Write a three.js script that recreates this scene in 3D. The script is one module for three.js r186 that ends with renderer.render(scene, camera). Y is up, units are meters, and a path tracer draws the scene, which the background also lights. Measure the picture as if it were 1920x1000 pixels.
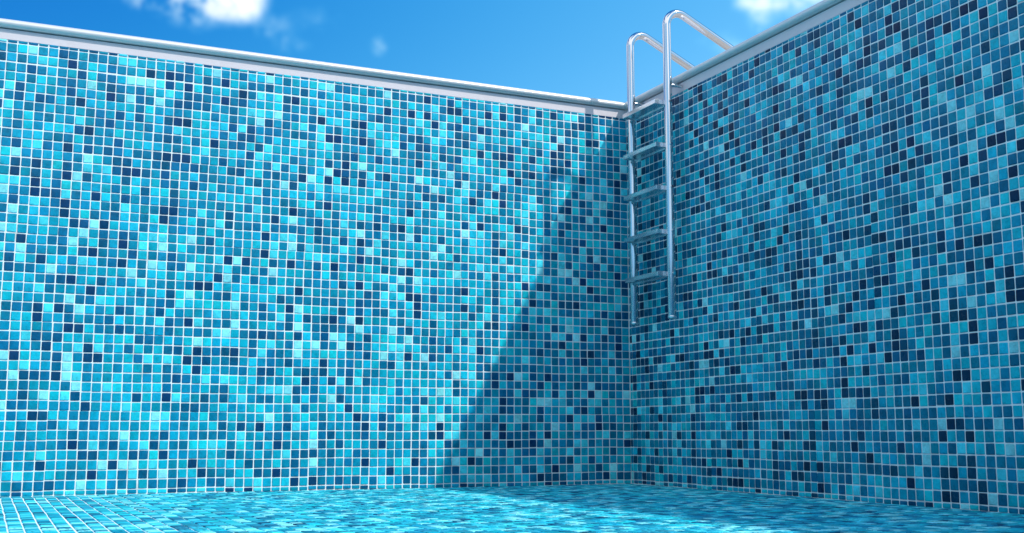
import * as THREE from 'three';
import { RoundedBoxGeometry } from 'three/addons/geometries/RoundedBoxGeometry.js';
import { mergeGeometries } from 'three/addons/utils/BufferGeometryUtils.js';

// ---------------------------------------------------------------- camera
const T = 0.05;                                   // pitch of the mosaic, metres
const BASE = 0.45;                                // height of the cut bottom row, in tiles
const P = (x, y, z) => new THREE.Vector3(x * T, (y + BASE) * T, z * T);
const CAM = { x: -73.785, y: 5.747, z: 126.614, pitch: 0.14377, yaw: 0.42603, f: 2160.65 };
const scene = new THREE.Scene();
const camera = new THREE.PerspectiveCamera(26.06, 1024 / 533, 0.05, 2000);
camera.position.copy(P(CAM.x, CAM.y, CAM.z));
camera.rotation.set(CAM.pitch, -CAM.yaw, 0, 'YXZ');
camera.updateMatrixWorld();
scene.add(camera);

const renderer = new THREE.WebGLRenderer({ antialias: true });
renderer.setSize(1024, 533);
renderer.toneMapping = THREE.LinearToneMapping;
renderer.toneMappingExposure = 1.25;
renderer.shadowMap.enabled = true;
renderer.shadowMap.type = THREE.PCFSoftShadowMap;

// ---------------------------------------------------------------- random numbers and noise
function rngOf(seed) {
  let a = seed >>> 0;
  return () => {
    a = (a + 0x6D2B79F5) >>> 0;
    let t = Math.imul(a ^ (a >>> 15), 1 | a);
    t = (t + Math.imul(t ^ (t >>> 7), 61 | t)) ^ t;
    return ((t ^ (t >>> 14)) >>> 0) / 4294967296;
  };
}
function hash3(x, y, z) {
  let h = Math.imul(x, 374761393) ^ Math.imul(y, 668265263) ^ Math.imul(z, 2147483647 ^ 0x5bd1e995);
  h = Math.imul(h ^ (h >>> 13), 1274126177);
  return ((h ^ (h >>> 16)) >>> 0) / 4294967296;
}
const sm = (t) => t * t * (3 - 2 * t);
function noise3(x, y, z) {
  const i = Math.floor(x), j = Math.floor(y), k = Math.floor(z);
  const u = sm(x - i), v = sm(y - j), w = sm(z - k);
  const L = (a, b, t) => a + (b - a) * t;
  return L(
    L(L(hash3(i, j, k), hash3(i + 1, j, k), u), L(hash3(i, j + 1, k), hash3(i + 1, j + 1, k), u), v),
    L(L(hash3(i, j, k + 1), hash3(i + 1, j, k + 1), u), L(hash3(i, j + 1, k + 1), hash3(i + 1, j + 1, k + 1), u), v), w);
}
function fbm(x, y, z, n = 5) {
  let s = 0, a = 0.5, t = 0;
  for (let i = 0; i < n; i++) { s += a * noise3(x, y, z); t += a; a *= 0.5; x = x * 2.03 + 17.1; y = y * 2.03 + 5.3; z = z * 2.03 + 9.7; }
  return s / t;
}
const clamp01 = (t) => Math.min(1, Math.max(0, t));
const step = (a, b, x) => sm(clamp01((x - a) / (b - a)));

// ---------------------------------------------------------------- sun and sky
const SUN = new THREE.Vector3(0.71, 1.33, 1).normalize();
const sun = new THREE.DirectionalLight(new THREE.Color().setRGB(1.0, 0.955, 0.88), 3.15);
sun.position.copy(SUN).multiplyScalar(30).add(P(-30, 0, 40));
sun.target.position.copy(P(-30, 0, 40));
sun.castShadow = true;
sun.shadow.radius = 2;
sun.shadow.mapSize.set(4096, 4096);
Object.assign(sun.shadow.camera, { left: -12, right: 12, top: 12, bottom: -12, near: 1, far: 80 });
scene.add(sun, sun.target);

{
  const W = 2048, H = 1024, data = new Float32Array(W * H * 4);
  const inv = new THREE.Matrix3().setFromMatrix4(camera.matrixWorld).transpose();
  const d = new THREE.Vector3(), q = new THREE.Vector3();
  const sh = new THREE.Vector2(SUN.x, SUN.z).normalize();
  // clouds that stand over the far rim: bearing in thousandths of the lens (x right, y down), size, strength
  const PUFFS = [
    [430, -12, 46, 32, 1.1], [446, 16, 34, 22, .85], [405, -22, 66, 26, .7], [400, 22, 30, 16, .3], [474, 2, 24, 32, .35], [340, 2, 84, 24, .42], [292, -4, 60, 16, .42], [362, 34, 50, 20, .24],
    [709, 90, 13, 15, .30], [512, 60, 30, 24, .17], [548, 88, 34, 16, .11], [600, 40, 60, 30, .05],
    [1440, 6, 60, 16, .30], [1495, -2, 80, 20, .30], [1424, 34, 16, 26, .24], [1406, 2, 26, 12, .22], [1485, 38, 60, 22, .14], [1565, -20, 80, 26, .35], [1375, 92, 26, 14, .13], [1350, 70, 50, 24, .06],
  ];
  for (let j = 0; j < H; j++) for (let i = 0; i < W; i++) {
    const az = ((i + 0.5) / W - 0.5) * 2 * Math.PI, el = ((j + 0.5) / H - 0.5) * Math.PI;
    d.set(Math.cos(el) * Math.cos(az), Math.sin(el), Math.cos(el) * Math.sin(az));
    const u = (d.x * sh.x + d.z * sh.y) / Math.max(1e-4, Math.hypot(d.x, d.z));
    const deg = el * 180 / Math.PI;
    const side = step(-0.98, -0.14, u) * Math.cos(el);
    const low = step(29, 3, deg);
    const m = clamp01(side * 0.9 + low * low * 0.85 + 0.26 * low * side - 0.07);
    let r = 0.010 + 0.155 * m * m + 0.02 * m, g = 0.185 + 0.415 * m, b = 0.66 + 0.41 * m;
    r *= 0.8; g *= 0.8; b *= 0.8;
    const hz = step(7, -1, deg);                                     // milky air along the horizon
    r += (0.42 - r) * hz; g += (0.66 - g) * hz; b += (0.92 - b) * hz;
    const cs = d.dot(SUN), glow = Math.pow(Math.max(0, cs), 24) * 0.55 + Math.pow(Math.max(0, cs), 4) * 0.10;
    r += glow; g += glow * 0.95; b += glow * 0.85;
    // clouds
    let c = 0;
    q.copy(d).applyMatrix3(inv);
    const front = -q.z > 0.3;
    let px = 1e9, py = 1e9;
    if (front) { px = 960 + CAM.f * q.x / -q.z; py = 500 - CAM.f * q.y / -q.z; }
    const inFrame = front ? step(2400, 1950, px) * step(-500, -40, px) * step(-420, -150, py) : 0;
    const close = inFrame > 0 && py < 900, wob = close ? fbm(d.x * 26 + 3, d.y * 34, d.z * 26, 5) - 0.5 : 0, wob2 = close ? fbm(d.x * 90, d.y * 90 + 7, d.z * 90, 4) - 0.5 : 0, wob3 = close ? fbm(d.x * 210, d.y * 260 + 3, d.z * 210, 3) - 0.5 : 0;
    if (close) for (const [x, y, sx, sy, k] of PUFFS) {
      const e = Math.hypot((px - x) / sx + wob * 0.5, (py - y) / sy + wob2 * 0.7);
      c += k * Math.exp(-e * e * (0.75 + 0.25 * e)) * Math.max(0, 0.95 + 2.6 * wob + 2.2 * wob2 + 1.8 * wob3);
    }
    c = 1 - Math.exp(-1.5 * Math.max(0, c - 0.03));
    if (deg > -2) {
      const h = Math.max(0.12, d.y + 0.06), cx = d.x / h, cz = d.z / h;
      const f = fbm(cx * 1.3 + 11, 4.2, cz * 1.3 - 3, 5);
      const c2 = step(0.42, 0.60, f) * step(3, 16, deg) * (1 - inFrame);  // unseen clouds added outside the view to brighten the shaded surfaces
      c = Math.max(c, c2 * 0.9);
    }
    const cl = (1.0 + 0.22 * wob) * (1 + 0.3 * step(-0.2, 0.9, cs));
    r += (cl * 1.0 - r) * Math.pow(c, 1.5); g += (cl * 1.0 - g) * Math.pow(c, 1.15); b += (cl * 1.03 - b) * c;
    if (deg < -2) { r = 0.34; g = 0.38; b = 0.42; }
    data.set([r, g, b, 1], (j * W + i) * 4);
  }
  const sky = new THREE.DataTexture(data, W, H, THREE.RGBAFormat, THREE.FloatType);
  sky.mapping = THREE.EquirectangularReflectionMapping;
  sky.colorSpace = THREE.LinearSRGBColorSpace;
  sky.magFilter = sky.minFilter = THREE.LinearFilter;
  sky.needsUpdate = true;
  scene.background = sky;
  scene.environment = sky;
}

// ---------------------------------------------------------------- procedural surfaces
function texture(n, fn, { srgb = false, rep } = {}) {
  const data = new Uint8Array(n * n * 4);
  for (let y = 0; y < n; y++) for (let x = 0; x < n; x++) {
    const v = fn(x / n, y / n, x, y), k = (y * n + x) * 4;
    for (let c = 0; c < 3; c++) data[k + c] = Math.round(255 * clamp01(Array.isArray(v) ? v[c] : v));
    data[k + 3] = 255;
  }
  const t = new THREE.DataTexture(data, n, n, THREE.RGBAFormat);
  t.wrapS = t.wrapT = THREE.RepeatWrapping;
  t.magFilter = THREE.LinearFilter; t.minFilter = THREE.LinearMipmapLinearFilter; t.generateMipmaps = true;
  if (srgb) t.colorSpace = THREE.SRGBColorSpace;
  if (rep) t.repeat.set(rep, rep);
  t.needsUpdate = true;
  return t;
}
// tileable noise: blends a square with its shifted copies
function tnoise(u, v, s, seed, n = 4) {
  const f = (a, b) => fbm(a * s, b * s, seed, n);
  const wu = sm(u), wv = sm(v);
  return (f(u, v) * (1 - wu) + f(u - 1, v) * wu) * (1 - wv) + (f(u, v - 1) * (1 - wu) + f(u - 1, v - 1) * wu) * wv;
}
const glazeMap = texture(512, (u, v) => {           // cloudy glaze with fine brushed streaks
  const a = tnoise(u, v, 14, 3, 4), b = tnoise(u, v, 60, 9, 2), c = tnoise(u * 1, v, 5, 21, 2);
  const s = 0.90 + 0.62 * (a - 0.5) + 0.34 * (b - 0.5) + 0.10 * (c - 0.5);
  return [s, s + 0.02 * (a - 0.5), s];
});
const brushedGlaze = texture(512, (u, v) => {       // floor glaze: strokes drawn out along the tile
  const wu = sm(u), wv = sm(v), f = (a, b) => fbm(a * 9, b * 64, 13, 3);
  const a = (f(u, v) * (1 - wu) + f(u - 1, v) * wu) * (1 - wv) + (f(u, v - 1) * (1 - wu) + f(u - 1, v - 1) * wu) * wv;
  const b = tnoise(u, v, 12, 19, 3), s = 0.86 + 1.7 * (a - 0.5) + 0.3 * (b - 0.5);
  return [s, s, s * 0.99];
});
const glazeRough = texture(256, (u, v) => [0, 0.30 + 0.5 * (tnoise(u, v, 10, 33, 4) - 0.5) + 0.08, 0]);
const groutMap = texture(512, (u, v) => {
  const a = tnoise(u, v, 8, 51, 5), b = tnoise(u, v, 90, 57, 2);
  const st = step(0.50, 0.78, a) * 0.26;
  const s = 0.93 + 0.12 * (b - 0.5) - st;
  return [s, s * (1 - st * 0.05), s * (1 - st * 0.1)];
});
const paintMap = texture(512, (u, v) => {
  const a = tnoise(u, v, 5, 71, 5), b = tnoise(u, v, 40, 77, 3);
  const s = 0.95 + 0.10 * (a - 0.5) + 0.05 * (b - 0.5);
  return [s, s * 0.995, s * 0.985];
});
const pavingMap = texture(512, (u, v) => {
  const a = tnoise(u, v, 6, 81, 5), b = tnoise(u, v, 110, 87, 2);
  const s = 0.82 + 0.2 * (a - 0.5) + 0.3 * (b - 0.5);
  return [s, s * 0.97, s * 0.92];
});

const M = {
  grout: new THREE.MeshStandardMaterial({ color: new THREE.Color().setRGB(0.80, 0.85, 0.86), map: groutMap, roughness: 0.9 }),
  field: new THREE.MeshPhysicalMaterial({ vertexColors: true, map: glazeMap, roughness: 0.8, roughnessMap: glazeRough, specularIntensity: 0.3 }),
  floorField: new THREE.MeshPhysicalMaterial({ vertexColors: true, map: brushedGlaze, roughness: 0.8, specularIntensity: 0.25 }),
  inst: new THREE.MeshPhysicalMaterial({ map: glazeMap, roughness: 0.3, specularIntensity: 0.6 }),
  paint: new THREE.MeshStandardMaterial({ color: new THREE.Color().setRGB(0.63, 0.575, 0.605), map: paintMap, roughness: 0.6 }),
  lip: new THREE.MeshPhysicalMaterial({ color: new THREE.Color().setRGB(0.68, 0.67, 0.67), map: paintMap, metalness: 0.25, roughness: 0.3 }),
  paving: new THREE.MeshStandardMaterial({ color: new THREE.Color().setRGB(0.55, 0.53, 0.5), map: pavingMap, roughness: 0.9 }),
  steel: new THREE.MeshStandardMaterial({ color: new THREE.Color().setRGB(0.66, 0.65, 0.67), metalness: 1, roughness: 0.08 }),
  brushed: new THREE.MeshStandardMaterial({ color: new THREE.Color().setRGB(0.80, 0.79, 0.80), metalness: 1, roughness: 0.22 }),
};

// glaze colours, dark to pale, with how often each turns up
const GLAZES = [
  [0.002, 0.050, 0.140, 0.050], [0.002, 0.100, 0.222, 0.100], [0.002, 0.170, 0.320, 0.180], [0.002, 0.262, 0.420, 0.220],
  [0.003, 0.375, 0.535, 0.205], [0.008, 0.515, 0.655, 0.145], [0.055, 0.665, 0.800, 0.066], [0.230, 0.775, 0.850, 0.034],
];
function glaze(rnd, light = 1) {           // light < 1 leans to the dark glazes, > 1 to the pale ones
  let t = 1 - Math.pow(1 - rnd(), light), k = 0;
  while (k < GLAZES.length - 1 && t > GLAZES[k][3]) t -= GLAZES[k++][3];
  const [r, g, b] = GLAZES[k], j = 0.86 + 0.26 * rnd(), h = (rnd() - 0.5) * (k > 5 ? 0.06 : 0.18);
  const c = [r * j, g * j * (1 + h), b * j * (1 - h * 0.35)];
  if (light > 1) { const m = 0.6 * rnd() * rnd(); [0.075, 0.66, 0.82].forEach((v, i) => { c[i] += (v - c[i]) * m; }); }    // the floor has a paler batch
  if (light < 1) c.forEach((v, i) => { c[i] = v * (k < 2 ? 0.58 : k < 4 ? 0.80 : 0.95); });                          // ladder wall: its shade is painted in by darkening the glazes
  return c;
}

// ---------------------------------------------------------------- naming helpers
const used = {};
function numbered(n) { const k = used[n] = (used[n] ?? -1) + 1; return k ? n + '_' + String(k).padStart(3, '0') : n; }
function thing(name, label, category) {
  const g = new THREE.Group(); g.name = numbered(name); g.userData = { label, category }; scene.add(g); return g;
}
function part(name, geo, mat, parent) {
  const m = new THREE.Mesh(geo, mat); m.name = name; m.castShadow = m.receiveShadow = true; parent.add(m); return m;
}

// ---------------------------------------------------------------- mosaic
// One tile in its own frame (u right, v up, n out of the wall), as a pillowed glass chip with clipped, slightly uneven corners.
const BED = -0.084;                                 // the grout lies this far behind the tile faces (in tiles)
function chip(w, h, rnd, out, cx, cy, rot, tx, ty, lift, col, straight = false) {
  const B = 0.068, ch = 0.055, ox = rnd() * 7, oy = rnd() * 7, ru = rnd() < 0.5 || straight;
  const ring = (hw, hh, c, n, jit) => {
    const p = [[-hw + c, -hh], [hw - c, -hh], [hw, -hh + c], [hw, hh - c], [hw - c, hh], [-hw + c, hh], [-hw, hh - c], [-hw, -hh + c]];
    return p.map(([x, y]) => [x + (rnd() - 0.5) * jit, y + (rnd() - 0.5) * jit, n]);
  };
  const hw = w / 2, hh = h / 2;
  const r0 = ring(hw, hh, ch, BED - 0.02, 0.012);
  const r1 = r0.map(([x, y]) => [x * (hw - 0.004) / hw, y * (hh - 0.004) / hh, BED + 0.006]);
  const r2 = ring(hw - B, hh - B, ch * 0.7, -0.006, 0.008);
  const r3 = [(rnd() - 0.5) * 0.1 * w, (rnd() - 0.5) * 0.1 * h, 0.004];
  const cr = Math.cos(rot), sr = Math.sin(rot);
  const put = (p) => {
    const x = p[0] * cr - p[1] * sr, y = p[0] * sr + p[1] * cr;
    out.pos.push(cx + x, cy + y, p[2] + lift + (p[2] > BED ? x * tx + y * ty : 0));
    const a = (p[0] + 0.5) * 0.13 + ox, b = (p[1] + 0.5) * 0.13 + oy;
    out.uv.push(ru ? a : b, ru ? b : a);
    if (col) out.col.push(col[0], col[1], col[2]);
  };
  for (let i = 0; i < 8; i++) {
    const j = (i + 1) % 8;
    for (const [a, b] of [[r0, r1], [r1, r2]]) { put(a[i]); put(a[j]); put(b[j]); put(a[i]); put(b[j]); put(b[i]); }
    put(r2[i]); put(r2[j]); put(r3);
  }
}
function geometryOf(out) {
  const g = new THREE.BufferGeometry();
  g.setAttribute('position', new THREE.Float32BufferAttribute(out.pos.map((v) => v * T), 3));
  g.setAttribute('uv', new THREE.Float32BufferAttribute(out.uv, 2));
  if (out.col.length) g.setAttribute('color', new THREE.Float32BufferAttribute(out.col, 3));
  g.computeVertexNormals();
  return g;
}
const blank = () => ({ pos: [], uv: [], col: [] });
const GAP = 0.090, FLOOR = 1.8;
const crnd = rngOf(77);
const CHIPS = Array.from({ length: 16 }, () => { const o = blank(); chip(1 - GAP, 1 - GAP, crnd, o, 0, 0, 0, 0, 0, 0, null); return geometryOf(o); });
const tones = (light) => Array.from({ length: 56 }, () => {
  const c = glaze(crnd, light);
  return new THREE.MeshPhysicalMaterial({ color: new THREE.Color().setRGB(...c), map: light > 1 ? brushedGlaze : glazeMap, roughness: 0.8, roughnessMap: light > 1 ? null : glazeRough, specularIntensity: light > 1 ? 0.25 : 0.3 });
});
const TONES = tones(1), PALE = tones(FLOOR), SHADE_TONES = tones(0.85);

// lays a mosaic on the plane of `host`: columns at the integers of cuts us, rows at vs
function mosaic(host, us, vs, seed, { single = 0, far = null, light = 1 } = {}) {
  const rnd = rngOf(seed), list = [], v = new THREE.Vector3();
  host.updateMatrixWorld(true);
  const screen = (x, y) => { v.set(x * T, y * T, 0).applyMatrix4(host.matrixWorld).project(camera); return [v.x * 960, v.y * 500, v.z]; };
  const ox = seed * 1.7, wave = (a, b, k) => (noise3(a, b, k) - 0.5);
  for (let i = 0; i + 1 < us.length; i++) for (let j = 0; j + 1 < vs.length; j++) {
    const w = us[i + 1] - us[i], h = vs[j + 1] - vs[j], x = (us[i] + us[i + 1]) / 2, y = (vs[j] + vs[j + 1]) / 2;
    // sheets of nine by nine chips sit a little off one another, and each chip a little off its sheet
    const si = Math.floor(i / 9), sj = Math.floor(j / 9);
    const dx = 0.07 * (hash3(si, sj, seed) - 0.5) + 0.09 * wave(x * 0.22 + ox, y * 0.3, 1) + 0.022 * (rnd() - 0.5);
    const dy = 0.07 * (hash3(si, sj, seed + 5) - 0.5) + 0.09 * wave(x * 0.3, y * 0.22 + ox, 2) + 0.022 * (rnd() - 0.5);
    const t = { x: x + dx, y: y + dy, w: w - GAP + (rnd() - 0.5) * 0.02, h: h - GAP + (rnd() - 0.5) * 0.02, rot: (rnd() - 0.5) * 0.022,
      tx: (rnd() - 0.5) * 0.05, ty: (rnd() - 0.5) * 0.05, lift: (rnd() - 0.5) * 0.012, full: w > 0.99 && h > 0.99, c: glaze(rnd, light), s: rnd(), area: -1, far: far ? far(x, y) : false };
    if (t.w < 0.05 || t.h < 0.05) continue;
    if (single && t.full && !t.far) {
      const q = [screen(x - .5, y - .5), screen(x + .5, y - .5), screen(x + .5, y + .5), screen(x - .5, y + .5)];
      if (q.every(([a, b, c]) => Math.abs(a) < 958 && Math.abs(b) < 499 && c < 1)) {
        let A = 0; for (let k = 0; k < 4; k++) { const [a, b] = q[k], [c, d] = q[(k + 1) % 4]; A += a * d - c * b; }
        t.area = Math.abs(A) / 2;
      }
    }
    list.push(t);
  }
  const chosen = new Set(list.filter((t) => t.area > 0).sort((a, b) => b.area - a.area).slice(0, single));
  const out = blank(), faraway = [];
  for (const t of list) {
    if (chosen.has(t)) {
      const m = part('tile', CHIPS[Math.floor(t.s * 1e4) % CHIPS.length], (light > 1 ? PALE : light < 1 ? SHADE_TONES : TONES)[Math.floor(t.s * 1e6) % TONES.length], host);
      m.position.set(t.x * T, t.y * T, t.lift * T);
      m.rotation.set(t.ty, -t.tx, t.rot);
      m.scale.set(t.w / (1 - GAP), t.h / (1 - GAP), 1);
    } else if (t.far) faraway.push(t);
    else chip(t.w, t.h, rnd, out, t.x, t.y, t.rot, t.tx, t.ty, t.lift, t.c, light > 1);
  }
  if (out.pos.length) part('tile_field', geometryOf(out), light > 1 ? M.floorField : M.field, host).userData.kind = 'stuff';
  if (faraway.length) {
    const im = new THREE.InstancedMesh(CHIPS[0], M.inst, faraway.length), o = new THREE.Object3D(), c = new THREE.Color();
    faraway.forEach((t, k) => {
      o.position.set(t.x * T, t.y * T, t.lift * T); o.rotation.set(t.ty, -t.tx, t.rot); o.scale.set(t.w / (1 - GAP), t.h / (1 - GAP), 1); o.updateMatrix();
      im.setMatrixAt(k, o.matrix); im.setColorAt(k, c.setRGB(...t.c));
    });
    im.name = 'distant_tiles'; im.userData.kind = 'stuff'; im.castShadow = im.receiveShadow = true; host.add(im);
  }
}
const span = (a, b) => { const r = []; for (let k = a; k <= b; k++) r.push(k); return r; };
function boxUV(g, s) {                              // uv in metres from the dominant axis
  const p = g.attributes.position, n = g.attributes.normal, uv = new Float32Array(p.count * 2);
  for (let i = 0; i < p.count; i++) {
    const ax = Math.abs(n.getX(i)), ay = Math.abs(n.getY(i)), az = Math.abs(n.getZ(i));
    const [a, b] = az >= ax && az >= ay ? [p.getX(i), p.getY(i)] : ay >= ax ? [p.getX(i), p.getZ(i)] : [p.getZ(i), p.getY(i)];
    uv[i * 2] = a / s; uv[i * 2 + 1] = b / s;
  }
  g.setAttribute('uv', new THREE.BufferAttribute(uv, 2));
  return g;
}
function slab(x0, x1, y0, y1, z0, z1, s = 0.6) {
  const g = new THREE.BoxGeometry((x1 - x0) * T, (y1 - y0) * T, (z1 - z0) * T);
  g.translate((x0 + x1) / 2 * T, (y0 + y1) / 2 * T, (z0 + z1) / 2 * T);
  return boxUV(g, s);
}
// rounded bull-nose bar that finishes the rim, drawn along local x
function lipGeometry(x0, x1, y, z, ry, rz) {
  const s = new THREE.Shape(), N = 18;
  // profile in (z, y): round nose to the pool, flat back
  for (let k = 0; k <= N; k++) {
    const a = -Math.PI / 2 + Math.PI * k / N, px = Math.cos(a) * rz, py = Math.sin(a) * ry;
    k ? s.lineTo(px, py) : s.moveTo(px, py);
  }
  s.lineTo(-3, ry); s.lineTo(-3, -ry); s.closePath();
  const L = x1 - x0, g = new THREE.ExtrudeGeometry(s, { depth: L, bevelEnabled: false, steps: 1, curveSegments: 24 });
  // shape x -> local z, shape y -> local y, depth -> local x
  const p = g.attributes.position;
  for (let i = 0; i < p.count; i++) { const a = p.getX(i), b = p.getY(i), c = p.getZ(i); p.setXYZ(i, (x0 + L - c) * T, (y + b) * T, (z + a) * T); }
  g.computeVertexNormals();
  // smooth the nose: normals straight from the ellipse
  const n = g.attributes.normal;
  for (let i = 0; i < p.count; i++) {
    const dz = (p.getZ(i) / T - z), dy = (p.getY(i) / T - y);
    if (dz > 1e-3 && Math.abs(n.getX(i)) < 0.5) { const v = new THREE.Vector3(0, dy / (ry * ry), dz / (rz * rz)).normalize(); n.setXYZ(i, v.x, v.y, v.z); }
  }
  return boxUV(g, 0.8);
}

const NX = 140, NZ = 165, TOP = 46.33, RIM = 48.42;  // basin in tiles; top of the mosaic; top of the rim (above row zero)
const V = (y) => y + BASE;                           // wall height above the floor, in tiles
// cuts in v: half row at the floor, full rows, thin row under the rim
const rows = [-0.05, ...span(0, 46).map((k) => k + BASE), V(TOP) + 0.05];

function poolWall(label, pos, turn, u0, u1, us, seed, single, far, light = 1) {
  const dy = seed * 0.0002;
  const w = thing('pool_wall', label, 'wall');
  w.position.copy(pos); w.rotation.y = turn;
  mosaic(w, us, rows, seed, { single, far, light });
  u0 -= 0.3; u1 += 0.3;
  part('grout_bed', slab(u0, u1, -3, V(TOP), -4, BED), M.grout, w);
  part('fascia', slab(u0, u1, V(TOP) + 0.004, V(47.42), -4, -0.035, 0.8), M.paint, w);
  part('coping_lip', lipGeometry(u0, u1, V(47.98) + dy, 0.06, 0.45, 0.52), M.lip, w);
  return w;
}
// left wall: local x runs along world x
poolWall('sunlit mosaic pool wall of bright cyan tiles crossed by the ladder shadow', new THREE.Vector3(0, 0, 0), 0, -NX, 0, [...span(-NX, -1), 0.05], 11, 300, (x) => x < -98);
// right wall: local x runs along world z; its first column is cut in half at the corner
poolWall('shaded mosaic pool wall with shade painted into its blue tiles, behind the steel ladder', new THREE.Vector3(0, 0, 0), -Math.PI / 2, 0, NZ, [-0.03, ...span(0, NZ - 1).map((k) => k + 0.53)], 23, 300, (x) => x > 92, 0.85);
poolWall('mosaic wall closing the basin behind the viewer', new THREE.Vector3(0, 0, NZ * T), Math.PI, 0, NX, span(0, NX), 37, 0, () => true);
poolWall('mosaic wall at the left end of the basin', new THREE.Vector3(-NX * T, 0, 0), Math.PI / 2, -NZ, 0, span(-NZ, 0), 41, 0, () => true);

// floor of the basin
{
  const f = new THREE.Group(); f.name = 'floor'; f.userData = { kind: 'structure', label: 'mosaic pool floor of blue and cyan tiles' }; scene.add(f);
  f.rotation.x = -Math.PI / 2;
  mosaic(f, span(-NX, 0), span(-NZ, 0), 59, { single: 300, far: (x, y) => x < -100 || y < -92, light: FLOOR });
  part('grout_bed', slab(-NX, 0, -NZ, 0, -3, BED), M.grout, f);
}
// paved ground round the basin, out to the horizon
{
  const s = new THREE.Shape(), a = 300, x0 = (-NX - 2.8) * T, x1 = 2.8 * T, z0 = -2.8 * T, z1 = (NZ + 2.8) * T;
  s.moveTo(-a, -a); s.lineTo(a, -a); s.lineTo(a, a); s.lineTo(-a, a); s.closePath();
  const h = new THREE.Path(); h.moveTo(x0, -z0); h.lineTo(x0, -z1); h.lineTo(x1, -z1); h.lineTo(x1, -z0); h.closePath(); s.holes.push(h);
  const g = new THREE.ShapeGeometry(s); g.rotateX(-Math.PI / 2); boxUV(g, 1.2);
  const m = part('ground', g, M.paving, scene); m.position.y = (V(48.0) + 0.38) * T; m.userData = { kind: 'structure', label: 'pale paved ground round the pool' };
}

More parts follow.
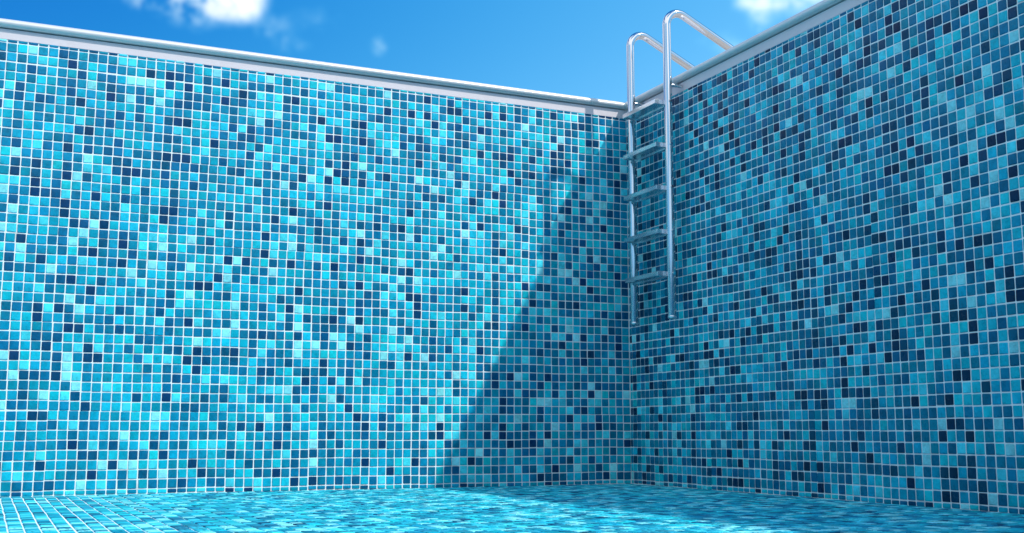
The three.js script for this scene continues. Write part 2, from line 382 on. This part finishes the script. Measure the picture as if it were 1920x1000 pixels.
// ---------------------------------------------------------------- steel ladder
{
  const OFF = -2, Z1 = 4.75, Z2 = 13.35, R = 0.5;
  const ladder = thing('pool_ladder', 'polished steel pool ladder with five treads fixed to the shaded wall near the corner', 'ladder');
  ladder.position.copy(P(OFF, 19.05, (Z1 + Z2) / 2));
  const L = (x, y, z) => P(x, y, z).sub(ladder.position);
  const slope = 25.2 * Math.PI / 180, rho = 1.72, apex = 55.98, cy = apex - rho;
  const end = { x: 16.5 };
  function railPath(z) {
    const pts = [[OFF, 19.05], [OFF, 26], [OFF, 34], [OFF, 42], [OFF, 48], [OFF, cy - 1]];
    const c = [OFF + rho, cy];
    const a1 = Math.PI / 2 - slope;
    for (let k = 0; k <= 14; k++) { const a = Math.PI + (a1 - Math.PI) * k / 14; pts.push([c[0] + rho * Math.cos(a), c[1] + rho * Math.sin(a)]); }
    let [x, y] = pts[pts.length - 1];
    for (const d of [3, 7, 11, 13]) pts.push([x + d * Math.cos(slope), y - d * Math.sin(slope)]);
    // turn down to stand on the paving
    const [qx, qy] = pts[pts.length - 1], c2 = [qx - rho * Math.sin(slope), qy - rho * Math.cos(slope)];
    for (let k = 1; k <= 8; k++) { const a = (Math.PI / 2 - slope) * (1 - k / 8); pts.push([c2[0] + rho * Math.cos(a), c2[1] + rho * Math.sin(a)]); }
    const last = pts[pts.length - 1];
    end.x = last[0];
    pts.push([last[0], (last[1] + RIM) / 2], [last[0], RIM]);
    return { pts: pts.map(([px, py]) => L(px, py, z)) };
  }
  // sweeps a circle along a planar path (in x and y), with mitred rings and smooth normals
  function sweep(pts, r, n = 28) {
    const pos = [], nor = [], uv = [], idx = [];
    let len = 0;
    pts.forEach((p, i) => {
      const a = pts[Math.max(0, i - 1)], b = pts[Math.min(pts.length - 1, i + 1)];
      const t = b.clone().sub(a).normalize(), s = new THREE.Vector3(0, 0, 1), o = new THREE.Vector3().crossVectors(s, t).normalize();
      if (i) len += p.distanceTo(pts[i - 1]);
      for (let k = 0; k <= n; k++) {
        const ang = 2 * Math.PI * k / n, v = o.clone().multiplyScalar(Math.cos(ang)).addScaledVector(s, Math.sin(ang));
        pos.push(p.x + v.x * r, p.y + v.y * r, p.z + v.z * r); nor.push(v.x, v.y, v.z); uv.push(k / n, len / 0.4);
      }
    });
    const m = n + 1;
    for (let i = 0; i + 1 < pts.length; i++) for (let k = 0; k < n; k++) { const a = i * m + k; idx.push(a, a + 1, a + m, a + 1, a + m + 1, a + m); }
    const g = new THREE.BufferGeometry();
    g.setAttribute('position', new THREE.Float32BufferAttribute(pos, 3)); g.setAttribute('normal', new THREE.Float32BufferAttribute(nor, 3));
    g.setAttribute('uv', new THREE.Float32BufferAttribute(uv, 2)); g.setIndex(idx);
    return g;
  }
  for (const z of [Z1, Z2]) {
    const rail = part('rail', sweep(railPath(z).pts, R * T), M.steel, ladder);
    const foot = new THREE.LatheGeometry([[0, 0], [0.42, 0], [0.49, 0.05], [0.535, 0.14], [0.535, 0.3], [0.505, 0.34]].map(([a, b]) => new THREE.Vector2(a * T, b * T)), 28);
    const plug = part('end_cap', foot, M.brushed, rail); plug.position.copy(L(OFF, 18.86, z));
    const fl = new THREE.LatheGeometry([[0.5, 0.28], [0.62, 0.26], [1.0, 0.16], [1.12, 0.05], [1.12, 0]].map(([a, b]) => new THREE.Vector2(a * T, b * T)), 32);
    part('deck_flange', fl, M.steel, rail).position.copy(L(end.x, RIM - 0.02, z));
    // stand-off that ties the rail to the rim
    const bar = new THREE.CylinderGeometry(0.2 * T, 0.2 * T, 1.7 * T, 20); bar.rotateZ(Math.PI / 2);
    part('stand_off', bar, M.brushed, rail).position.copy(L(OFF + 1.15, 46.9, z));
  }
  // treads: folded steel channels, open underneath
  const prof = new THREE.Shape();
  const x0 = -1.55, x1 = 0.85, h = 0.54, t = 0.09;
  [[0.05, 0], [0.26, 0], [0.26, 0.13], [1.9, 0.13], [1.9, 0], [2.35, 0], [2.4, 0.05], [2.4, h - 0.06], [2.34, h], [0.06, h], [0, h - 0.06], [0, 0.05]].forEach(([a, b], k) => (k ? prof.lineTo(x0 + a, b) : prof.moveTo(x0 + a, b))); prof.closePath();
  const len = Z2 - Z1 - 2 * R - 0.06;
  const channel = new THREE.ExtrudeGeometry(prof, { depth: len * T / T, bevelEnabled: false });
  channel.translate(0, 0, -len / 2); channel.scale(T, T, T); channel.computeVertexNormals();
  const pieces = (ws) => mergeGeometries(ws.map(([a, b, c, d, e, f]) => { const g = new RoundedBoxGeometry((b - a) * T, (d - c) * T, (f - e) * T, 2, 0.02 * T); g.translate((a + b) / 2 * T, (c + d) / 2 * T, (e + f) / 2 * T); return g; }));
  const endPlate = pieces([[x0 + 0.01, x1 - 0.01, 0.0, h - 0.01, -0.035, 0.035]]), gripRib = pieces([[0, 0.14, h - 0.02, h + 0.03, -len / 2 + 0.2, len / 2 - 0.2]]);
  for (const y of [44.55, 39.33, 34.15, 28.9, 23.9]) {
    const tr = part('tread', channel, M.brushed, ladder); tr.position.copy(L(OFF, y, (Z1 + Z2) / 2));
    for (const s of [-1, 1]) part('end_plate', endPlate, M.brushed, tr).position.set(0, 0, s * (len / 2 + 0.015) * T);
    for (let k = 0; k < 6; k++) part('grip_rib', gripRib, M.brushed, tr).position.set((x0 + 0.3 + k * 0.36) * T, 0, 0);
    for (const s of [-1, 1]) {
      const b = new THREE.CylinderGeometry(0.2 * T, 0.2 * T, 0.2 * T, 6); b.rotateX(Math.PI / 2);
      const bolt = part('bolt', b, M.steel, tr); bolt.position.set(0, 0.22 * T, s * (len / 2 + 2 * R + 0.08) * T);
    }
  }
}

renderer.render(scene, camera);
